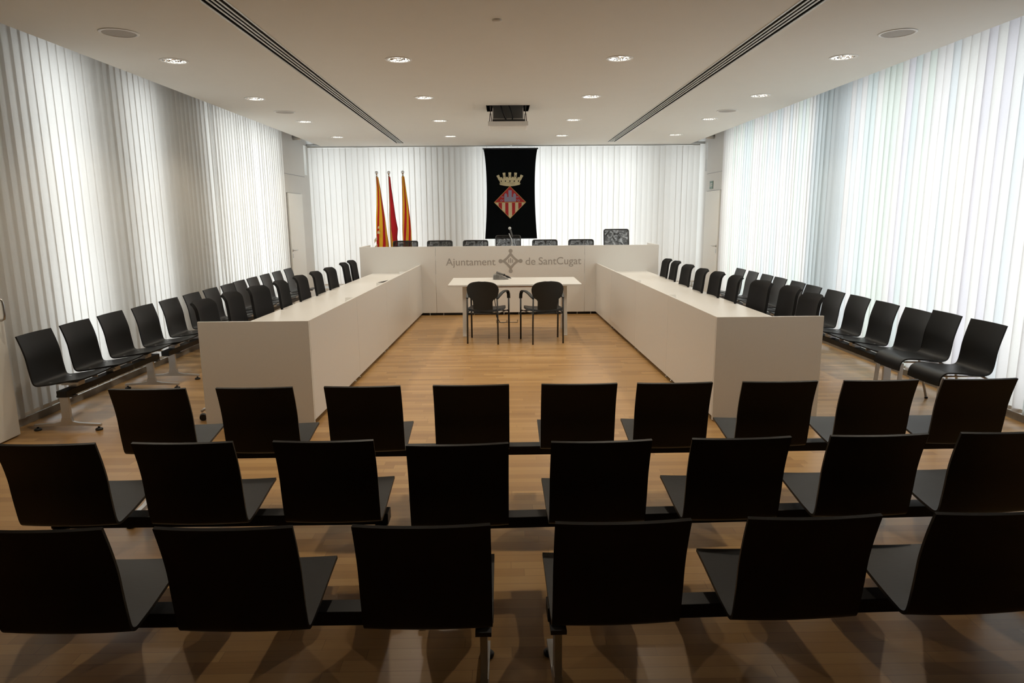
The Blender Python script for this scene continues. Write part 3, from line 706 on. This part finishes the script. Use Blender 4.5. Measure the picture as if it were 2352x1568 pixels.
# ------------------------------------------------------------------ loose stacking chairs at the right
LP = smooth_prof([(0, .81, 1), (.034, .69, 1), (.052, .61, 1), (.060, .54, .9), (.070, .475, .6), (.086, .442, .3), (.12, .428, .1), (.18, .430, 0), (.28, .440, 0), (.38, .448, 0), (.43, .446, 0), (.462, .428, 0), (.478, .395, 0), (.484, .350, 0)])
def stack_chair(label, x, y, rz):
    t = thing('stacking_chair', label, 'chair', (x, y, 0), rz, 'loose stacking chairs')
    MB().sheet(shell_grid(LP, .378, .016), .012).build('seat_shell', M['shell'], t)
    for s in (-1, 1):
        b = MB(); b.bar((s*.170, .455, .41), (s*.180, .475, .008), .034, .016, (1, 0, 0)); b.build('leg', M['silver'], t, .002)
        b = MB(); b.tube([(s*.165, .13, .415), (s*.175, .10, .40), (s*.195, -.02, .012)], .0105, 12); l = b.build('leg', M['silver'], t)
        b = MB(); b.lathe([(.0001, 0), (.014, 0), (.014, .014), (.0001, .014)], (s*.196, -.024, 0), 14); b.build('glide', M['black'], l)
        b = MB(); b.tube([(s*.150, .12, .412), (s*.155, .43, .418)], .007, 10); b.build('seat_rail', M['silver'], t)
    return t
stack_chair('loose black stacking chair with silver legs, nearest at the right blinds', 3.80, 5.165, PI/2+math.radians(2))
stack_chair('second loose black stacking chair, between the nearest one and the beam bench', 3.80, 5.665, PI/2)

# ------------------------------------------------------------------ two visitor chairs at the table
def half_w(z):
    pts = [(.400, .118), (.41, .126), (.43, .130), (.50, .130), (.56, .131), (.578, .140), (.592, .160), (.604, .178), (.62, .191), (.65, .203), (.69, .212), (.72, .214), (.75, .206), (.775, .190), (.793, .168), (.806, .140), (.815, .100), (.820, .04)]
    if z <= pts[0][0]: return pts[0][1]
    for (a, b_), (c, d_) in zip(pts, pts[1:]):
        if z <= c: return b_+(d_-b_)*(z-a)/(c-a)
    return .02
def visitor_chair():
    t = thing('visitor_armchair', '', 'chair')
    zs = [.40, .41, .43, .47, .52, .555, .57, .58, .59, .60, .612, .63, .66, .69, .72, .745, .765, .78, .793, .803, .811, .817, .820]
    g = []
    for z in zs:
        w_ = half_w(z); yy = .03-.10*(z-.40)
        g.append([(u*w_, yy+.03*(u*w_/.21)**2, z) for u in [-1, -.75, -.5, -.25, 0, .25, .5, .75, 1]])
    MB().sheet(g, .014).build('backrest', M['backboard'], t)
    g = []
    for (y, w_, dz) in ((.02, .17, .0), (.03, .20, .004), (.08, .225, .006), (.2, .235, .0), (.32, .235, .002), (.40, .225, .006), (.44, .19, .0), (.455, .15, -.01)):
        g.append([(u*w_, y, .437+dz-.012*(1-u*u)+.006*u*u) for u in [-1, -.7, -.35, 0, .35, .7, 1]])
    MB().sheet(g, .03).build('seat', M['seatpad'], t)
    for s in (-1, 1):
        b = MB(); b.tube([(s*.205, -.01, 0), (s*.203, -.005, .30), (s*.200, -.012, .595)], .0105, 12); b.build('leg', M['tube'], t)
        b = MB(); b.tube([(s*.262, .43, 0), (s*.262, .425, .56)], .012, 12); b.build('leg', M['tube'], t)
        pts = [(s*.200, -.012, .60), (s*.208, .05, .625), (s*.222, .15, .655), (s*.238, .25, .672), (s*.250, .33, .672), (s*.257, .385, .655), (s*.261, .415, .62), (s*.262, .425, .56)]
        g = []
        for i, p in enumerate(pts):
            a = Vector(pts[max(i-1, 0)]); c = Vector(pts[min(i+1, 7)]); wd = .012 if i == 0 else .021
            g.append([(p[0]-wd, p[1], p[2]), (p[0], p[1], p[2]+.002), (p[0]+wd, p[1], p[2])])
        MB().sheet(g, .016).build('armrest', M['backboard'], t)
        b = MB(); b.tube([(s*.204, -.004, .405), (s*.262, .427, .405)], .007, 8); b.build('side_rail', M['tube'], t)
    b = MB(); b.tube([(-.204, -.004, .402), (.204, -.004, .402)], .008, 8); b.tube([(-.262, .425, .39), (.262, .425, .39)], .008, 8); b.build('cross_rail', M['tube'], t)
    return t
v = visitor_chair(); remember(v); v.location = (-.280, 8.69, 0); v.rotation_euler = (0, 0, math.radians(-12)); v['label'] = 'black visitor armchair at the small table, left one, turned slightly right'; v['group'] = 'visitor armchairs at the table'
dup(v, (.570, 8.65, 0), math.radians(12), 'black visitor armchair at the small table, right one, turned slightly left', 'visitor armchairs at the table')

# ------------------------------------------------------------------ swivel chairs
def swivel(kind, dz=0):
    """local +y faces the desk; origin on the floor at the base centre"""
    t = thing('swivel_chair', '', 'chair')
    bm_ = M['mesh'] if kind == 'mesh' else M['uphol']; up_ = dz
    prof = smooth_prof([(-.30, .985, 1), (-.275, .975, 1), (-.250, .945, 1), (-.240, .90, 1), (-.228, .80, 1), (-.212, .68, 1), (-.205, .58, 1), (-.215, .50, 1)]) if kind != 'mesh' else \
        smooth_prof([(-.275, .998, 1), (-.262, .97, 1), (-.25, .90, 1), (-.228, .78, 1), (-.212, .66, 1), (-.21, .56, 1), (-.22, .50, 1)])
    z_hi = prof[0][1]; g = []
    for y, z, k in prof:
        d_ = z_hi-z; full = .225
        rr = .055 if kind != 'mesh' else .03
        w_ = full-(rr-math.sqrt(max(0, rr*rr-(rr-d_)**2)) if d_ < rr else 0)-max(0, (.62-z))*.18-(.012 if kind != 'mesh' else 0)*max(0, 1-d_/.25)
        g.append([(u*w_, y+.035*u*u, z+up_) for u in [-1, -.8, -.6, -.3, 0, .3, .6, .8, 1]])
    bk = MB().sheet(g, .024 if kind != 'mesh' else .008).build('backrest', bm_, t)
    if kind == 'mesh':
        rim = [g[i][0] for i in range(len(g)-1, -1, -1)]+g[0][1:-1]+[g[i][-1] for i in range(len(g))]
        MB().tube(rim, .0115, 8).build('back_frame', M['black'], bk)
    b = MB(); b.bar((0, -.225, .62+up_), (0, -.20, .44+up_), .05, .02, (0, 1, 0)); b.bar((0, -.20, .44+up_), (0, -.02, .43+up_), .06, .025); b.build('back_support', M['black'], t)
    g = [[(u*w_, y, z+up_) for u in (-1, -.6, 0, .6, 1)] for y, w_, z in ((-.21, .18, .475), (-.15, .21, .47), (0, .218, .468), (.15, .218, .472), (.22, .20, .462), (.245, .17, .445))]
    MB().sheet(g, .045).build('seat', M['uphol'], t)
    b = MB(); b.tube([(0, 0, .09), (0, 0, .26)], .028, 14); b.tube([(0, 0, .26), (0, 0, .45+up_)], .016, 12); b.build('column', M['silver'], t)
    b = MB(); hub = (0, 0, .10)
    for k in range(5):
        a = 2*PI*k/5; e = Vector((math.cos(a), math.sin(a), 0))
        b.tube([Vector(hub)+e*.02, e*.16+Vector((0, 0, .105)), e*.285+Vector((0, 0, .092)), e*.31+Vector((0, 0, .075))], [.020, .016, .012, .011], 10)
    bs = b.build('star_base', M['silver'], t)
    for k in range(5):
        a = 2*PI*k/5; e = Vector((math.cos(a), math.sin(a), 0)); c = e*.31; pz = Vector((-e.y, e.x, 0))
        q = MB()
        for s in (-1, 1):
            ang = math.atan2(pz.y, pz.x); n = 16; rr = .028; vs = []
            for r_, h_ in ((.0001, -.009), (rr, -.009), (rr, .009), (.0001, .009)):
                for m_ in range(n):
                    th = 2*PI*m_/n; vs.append(c+pz*(s*.014+h_)+e*(r_*math.cos(th)-.012)+Vector((0, 0, rr+r_*math.sin(th))))
            q.add(vs, [(i*n+m_, i*n+(m_+1) % n, (i+1)*n+(m_+1) % n, (i+1)*n+m_) for i in range(3) for m_ in range(n)])
        q.build('caster', M['black'], bs)
    return t
KC = 1.06
DL = [(-2.360, 5.226), (-2.347, 5.747), (-2.300, 6.245), (-2.255, 6.754), (-2.233, 7.340), (-2.205, 7.863), (-2.190, 8.448), (-2.215, 9.330), (-2.215, 9.810)]
DR = [(2.450, 5.24), (2.519, 5.800), (2.456, 6.303), (2.395, 6.851), (2.358, 7.319), (2.318, 7.764), (2.328, 8.410), (2.340, 9.064), (2.334, 9.533)]
ORD = ['nearest the camera', 'second from the camera', 'third from the camera', 'fourth from the camera', 'fifth from the camera', 'sixth from the camera', 'third from the far end', 'second from the far end', 'at the far end']
c0 = None
for side, lst in ((-1, DL), (1, DR)):
    for k, (x, y) in enumerate(lst):
        # x, y locate the top of the back; the base stands .27 in front of it, towards the desk
        rz = (-PI/2 if side < 0 else PI/2)+math.radians([4, 4, -3, 5, 2, 3, 0, 4, 2][k]*(-side))
        back = Vector((x*KC, y*KC, 0)); f = Vector((-math.sin(rz), math.cos(rz), 0)); p = back+f*.255
        lab = 'black swivel chair behind the %s side desk, %s' % ('left' if side < 0 else 'right', ORD[k])
        gp = 'swivel chairs behind the side desks'
        if c0 is None: c0 = swivel('fabric'); remember(c0); c0.location = p; c0.rotation_euler = (0, 0, rz); c0['label'] = lab; c0['group'] = gp
        else: dup(c0, p, rz, lab, gp)
m0 = None
RX = [(-1.816, 0, -3, 'leftmost, in front of the flags'), (-1.164, 0, 2, 'second from the left'), (-.52, 0, -2, 'third from the left'), (.09, .085, 0, 'in the centre below the banner, taller'),
      (.775, 0, 2, 'just right of the banner'), (1.43, .008, -2, 'second from the right'), (2.085, .182, 0, 'rightmost and raised highest')]
for k, (x, dz, a, nm) in enumerate(RX):
    lab = 'black mesh-backed swivel chair behind the presiding desk, '+nm
    rz = PI+math.radians(a); loc = (x, 12.6-.27, .2); gp = 'mesh swivel chairs behind the presiding desk'
    if dz > .05:
        m_ = swivel('mesh', dz); m_.location = loc; m_.rotation_euler = (0, 0, rz); m_['label'] = lab; m_['group'] = gp
    elif m0 is None: m0 = swivel('mesh'); remember(m0); m0.location = loc; m0.rotation_euler = (0, 0, rz); m0['label'] = lab; m0['group'] = gp
    else: dup(m0, loc, rz, lab, gp)

# ------------------------------------------------------------------ banner
BY = 14.06
t = thing('heraldic_banner', 'tall black velvet banner with gold crown and red-and-cream diamond shield', 'banner', (0, 0, 0))
g = []
for i in range(25):
    v = i/24; z = 2.965-1.79*v; hw = .545-.052*math.sin(PI*min(1, v*2.0)/2)+(.035*max(0, (v-.5)/.5)**1.5)
    if v < .02: hw = .553
    hw = .545-.058*(1-math.exp(-v*7))+.050*max(0, (v-.35)/.65)**2
    g.append([(.163+u*hw, BY+.012*math.cos(u*5)*v+.006*math.sin(u*9+v*3), z) for u in [-1+2*j/16 for j in range(17)]])
MB().sheet(g, .006).build('banner_cloth', M['velvet'], t)
b = MB(); b.tube([(.163-.56, BY, 2.972), (.163+.56, BY, 2.972)], .014, 12); b.build('top_rod', M['black'], t)
for x in (-.32, .645):
    b = MB(); b.tube([(x, BY, 2.98), (x, BY+.05, 3.01), (x, YB-.03, 3.05)], .003, 6); b.build('hanger', M['steel'], t)
EY = BY-.022
cx0 = .146
def plate(polys, m, name, y=EY, parent=t): return poly_plate(polys, m, parent, name, y, .002)
# crown
rim_lo = [(-.205+.41*i/12, 2.262-.03*math.sin(PI*i/12)) for i in range(13)]
rim_hi = [(-.213+.426*i/12, 2.290-.012*math.sin(PI*i/12)*-1) for i in range(13)]
P = [[(cx0+a, b_) for a, b_ in rim_lo]+[(cx0+a, b_) for a, b_ in reversed(rim_hi)]]
plate(P, M['cream'], 'crown_rim')
wall_lo = [(-.200+.40*i/12, 2.298) for i in range(13)]; wall_hi = [(-.222+.444*i/12, 2.376+.018*math.sin(PI*i/12)) for i in range(13)]
crown = [[(cx0+a, b_) for a, b_ in wall_lo]+[(cx0+a, b_) for a, b_ in reversed(wall_hi)]]
for (px, pz, dx) in ((-.218, 2.385, -.034), (-.116, 2.40, -.008), (0, 2.405, 0), (.116, 2.40, .008), (.218, 2.385, .034)):
    hh = .100 if abs(px) < .2 else .075; d = Vector((dx, hh)).normalized(); n = Vector((d.y, -d.x)); c = Vector((cx0+px*.93, pz-.03))
    top = c+d*(hh+.03)
    crown.append([(c.x-n.x*.024, c.y-n.y*.024), (c.x+n.x*.024, c.y+n.y*.024), (top.x+n.x*.026, top.y+n.y*.026), (top.x-n.x*.026, top.y-n.y*.026)])
    q0 = c+d*(hh+.005); crown.append([(q0.x-n.x*.029, q0.y-n.y*.029), (q0.x+n.x*.029, q0.y+n.y*.029), (q0.x+n.x*.029+d.x*.018, q0.y+n.y*.029+d.y*.018), (q0.x-n.x*.029+d.x*.018, q0.y-n.y*.029+d.y*.018)])
for px in (-.178, -.059, .059, .178):
    z_ = 2.388-abs(px)*.05; crown.append([(cx0+px-.022, z_-.01), (cx0+px+.022, z_-.01), (cx0+px+.022, z_+.03), (cx0+px-.022, z_+.03)])
plate(crown, M['cream'], 'crown_wall')
dk = []
for px in (-.175, -.09, 0, .09, .175): dk.append([(cx0+px-.010, 2.318), (cx0+px+.010, 2.318), (cx0+px+.010, 2.340), (cx0+px, 2.350), (cx0+px-.010, 2.340)])
for px in (-.118, 0, .118): dk.append([(cx0+px-.006, 2.418), (cx0+px+.006, 2.418), (cx0+px+.006, 2.445), (cx0+px-.006, 2.445)])
plate(dk, M['velvet'], 'crown_openings', EY-.003)
# shield
sxc, szc, sr = .146, 1.912, .327
plate([[(sxc, szc-sr), (sxc+sr, szc), (sxc, szc+sr), (sxc-sr, szc)]], M['gold'], 'shield_border')
r_ = sr-.014
plate([[(sxc-r_, szc+.0), (sxc+r_, szc+.0), (sxc, szc+r_)]], M['red'], 'shield_field', EY-.0025)
plate([[(sxc-r_, szc-.006), (sxc, szc-r_), (sxc+r_, szc-.006)]], M['cream'], 'shield_lower', EY-.0025)
st = []
for a, b_ in ((-.235, -.165), (-.098, -.034), (.040, .104), (.168, .238)):
    f_ = lambda x: szc-(r_-abs(x))
    st.append([(sxc+a, szc-.008), (sxc+a, min(szc-.008, f_(a))), (sxc+b_, min(szc-.008, f_(b_))), (sxc+b_, szc-.008)])
plate(st, M['red'], 'shield_stripes', EY-.005)
plate([[(sxc-sr+.01, szc-.009), (sxc+sr-.01, szc-.009), (sxc+sr-.01, szc+.003), (sxc-sr+.01, szc+.003)]], M['gold'], 'shield_bar', EY-.0062)
ca = [[(sxc-.032, szc+.012), (sxc+.036, szc+.012), (sxc+.036, szc+.24), (sxc-.032, szc+.24)],
      [(sxc-.115, szc+.012), (sxc-.057, szc+.012), (sxc-.057, szc+.155), (sxc-.086, szc+.185), (sxc-.115, szc+.155)],
      [(sxc+.062, szc+.012), (sxc+.120, szc+.012), (sxc+.120, szc+.155), (sxc+.091, szc+.185), (sxc+.062, szc+.155)],
      [(sxc-.057, szc+.012), (sxc+.062, szc+.012), (sxc+.062, szc+.105), (sxc-.057, szc+.105)]]
plate(ca, M['lilac'], 'castle', EY-.006)
kk = []
for s in (-1, 1):
    kk.append(stroke((sxc+s*.12, szc+.105), (sxc+s*.175, szc+.108), .012, .018)); kk.append(stroke((sxc+s*.12, szc+.05), (sxc+s*.155, szc+.04), .009))
    for a_, b_ in (((.155, .04), (.175, .055)), ((.175, .055), (.20, .035)), ((.20, .035), (.18, .015)), ((.18, .015), (.155, .04))): kk.append(stroke((sxc+s*a_[0], szc+a_[1]), (sxc+s*b_[0], szc+b_[1]), .008))
for P_ in kk:
    if sum(P_[i][0]*P_[(i+1) % 4][1]-P_[(i+1) % 4][0]*P_[i][1] for i in range(4)) < 0: P_.reverse()
plate(kk, M['lilac'], 'shield_charges', EY-.006)

# ------------------------------------------------------------------ flags
def stripes_mat(name, a, b, kx, kz, off, duty=.5, noise=.6):
    m = mat(name, (0, 0, 0), .75, spec=.2); n = m.node_tree; N = n.nodes.new; L = n.links.new; bs = n.nodes['Principled BSDF']
    at = N('ShaderNodeAttribute'); at.attribute_name = 'cloth'; se = N('ShaderNodeSeparateXYZ'); L(at.outputs['Vector'], se.inputs[0])
    A = N('ShaderNodeMath'); A.operation = 'MULTIPLY_ADD'; A.inputs[1].default_value = kx; A.inputs[2].default_value = off; L(se.outputs[0], A.inputs[0])
    B = N('ShaderNodeMath'); B.operation = 'MULTIPLY_ADD'; B.inputs[1].default_value = kz; L(se.outputs[2], B.inputs[0]); L(A.outputs[0], B.inputs[2])
    F = N('ShaderNodeMath'); F.operation = 'FRACT'; L(B.outputs[0], F.inputs[0])
    G = N('ShaderNodeMath'); G.operation = 'GREATER_THAN'; G.inputs[1].default_value = duty; L(F.outputs[0], G.inputs[0])
    mx = N('ShaderNodeMix'); mx.data_type = 'RGBA'; mx.inputs[6].default_value = (*a, 1); mx.inputs[7].default_value = (*b, 1); L(G.outputs[0], mx.inputs[0]); L(mx.outputs[2], bs.inputs['Base Color'])
    return m
YEL, RED = (.78, .46, .03), (.48, .014, .02)
M['flag1'] = stripes_mat('striped_flag_cloth', YEL, RED, 1.25, 1.1, .62, .56)
M['flag2'] = stripes_mat('red_yellow_flag_cloth', YEL, RED, .25, -.60, .80, .37)
M['flag3'] = stripes_mat('striped_flag_cloth_steep', YEL, RED, 1.4, 1.3, .28, .55)
def flag(label, x, y, m, seed, outline, zt):
    t = thing('standing_flag', label, 'flag', (x, y, .2), 0, 'ceremonial flags left of the banner')
    b = MB(); b.lathe([(.0001, 0), (.108, 0), (.108, .015), (.05, .035), (.022, .06), (.022, .10), (.0001, .10)]); b.build('flag_base', M['steel'], t)
    b = MB(); b.tube([(0, 0, .05), (0, 0, zt-.2)], .014, 12); b.build('pole', M['wood'], t)
    b = MB(); b.lathe([(.010, zt-.235), (.02, zt-.225), (.012, zt-.21), (.012, zt-.195), (.0001, zt-.19)]); b.ball((0, 0, zt-.172), .034); b.build('finial', M['chrome'], t)
    rnd = random.Random(seed); ph = [rnd.uniform(0, 6) for _ in range(4)]; g = []; at_ = []
    R = 44; C = 49
    for i in range(R):
        v = i/(R-1); z = zt-.25-(zt-.25-.42)*v
        l = r = 0
        for (v0, l0, r0), (v1, l1, r1) in zip(outline, outline[1:]):
            if v0 <= v <= v1: k = (v-v0)/(v1-v0); l = l0+(l1-l0)*k; r = r0+(r1-r0)*k
        row = []; dep = .012+.055*v
        for j in range(C):
            u = j/(C-1); s = u*2-1
            th = s*PI*.92
            xx = (l+r)/2+(r-l)/2*math.sin(th*.55)/math.sin(PI*.92*.55)
            yy = -dep*math.cos(th*.9)*1.1+dep*.35*math.sin(u*13+ph[0]+v*1.5)+dep*.15*math.sin(u*22+ph[1])
            row.append((xx+.006*v*math.sin(u*19+ph[2]), yy, z)); at_.append((s, 0, v))
        g.append(row)
    mbb = MB().sheet(g, .003); me = mbb.mesh('flag_cloth', m); n = R*C
    ca = me.attributes.new('cloth', 'FLOAT_VECTOR', 'POINT'); full = at_+at_
    E = [(i*C, (i+1)*C) for i in range(R-1)]+[((R-1)*C+j, (R-1)*C+j+1) for j in range(C-1)]+[((i+1)*C+C-1, i*C+C-1) for i in range(R-1)]+[(j+1, j) for j in range(C-1)]
    for a, b_ in E: full += [at_[a], at_[b_], at_[b_], at_[a]]
    ca.data.foreach_set('vector', [q for p in full for q in p])
    f = link('flag_cloth', me, t)
    return t, f
f1, fc = flag('leftmost flag, yellow and red stripes with a pale crowned crest', -2.433, 13.4, M['flag1'], 4, [(0, -.018, .024), (.11, -.016, .055), (.30, -.030, .090), (.44, -.052, .12), (.58, -.06, .14), (.72, -.065, .165), (1, -.07, .17)], 2.45)
# pale crest patches on the first flag
b = MB()
for P in ([(-.02, 1.32), (.03, 1.32), (.03, 1.36), (.015, 1.355), (.01, 1.39), (0, 1.36), (-.015, 1.37)], [(-.01, 1.42), (.025, 1.42), (.02, 1.47), (.0, 1.46)], [(-.085, 1.13), (-.03, 1.20), (-.03, 1.27), (-.085, 1.20)], [(-.09, 1.0), (-.03, 1.07), (-.03, 1.13), (-.09, 1.06)]):
    n = len(P); b.add([(x, -.085, z-.2) for x, z in P]+[(x, -.083, z-.2) for x, z in P], [tuple(range(n)), tuple(range(2*n-1, n-1, -1))]+[(i, n+i, n+(i+1) % n, (i+1) % n) for i in range(n)], False)
b.build('crest_patch', M['cream'], f1)
flag('middle flag, dark red with a yellow band low on its left', -2.198, 13.4, M['flag2'], 9, [(0, -.014, .024), (.11, -.014, .036), (.3, -.016, .072), (.44, -.026, .095), (.56, -.03, .128), (.65, -.028, .108), (.72, -.026, .115), (1, -.03, .12)], 2.45)
flag('rightmost flag, yellow with red stripes and a red lower right', -1.930, 13.4, M['flag3'], 15, [(0, -.022, .028), (.11, -.024, .048), (.3, -.03, .085), (.44, -.04, .11), (.58, -.05, .125), (1, -.05, .125)], 2.455)

# exit plate on the right wall
t = thing('door_sign', 'small green plate with two pale text lines above the right rear door', 'sign', (4.14, 13.62, 2.21))
MB().box(-.014, 0, -.10, .10, -.075, .075).build('plate', M['sign'], t, .002)
b = MB()
for z, l in ((.018, .07), (-.018, .075)):
    for k in range(5): y_ = -l+k*l*.42; b.box(-.0165, -.0145, y_, y_+l*.3, z-.008, z+.008)
b.build('text_line', M['white'], t)
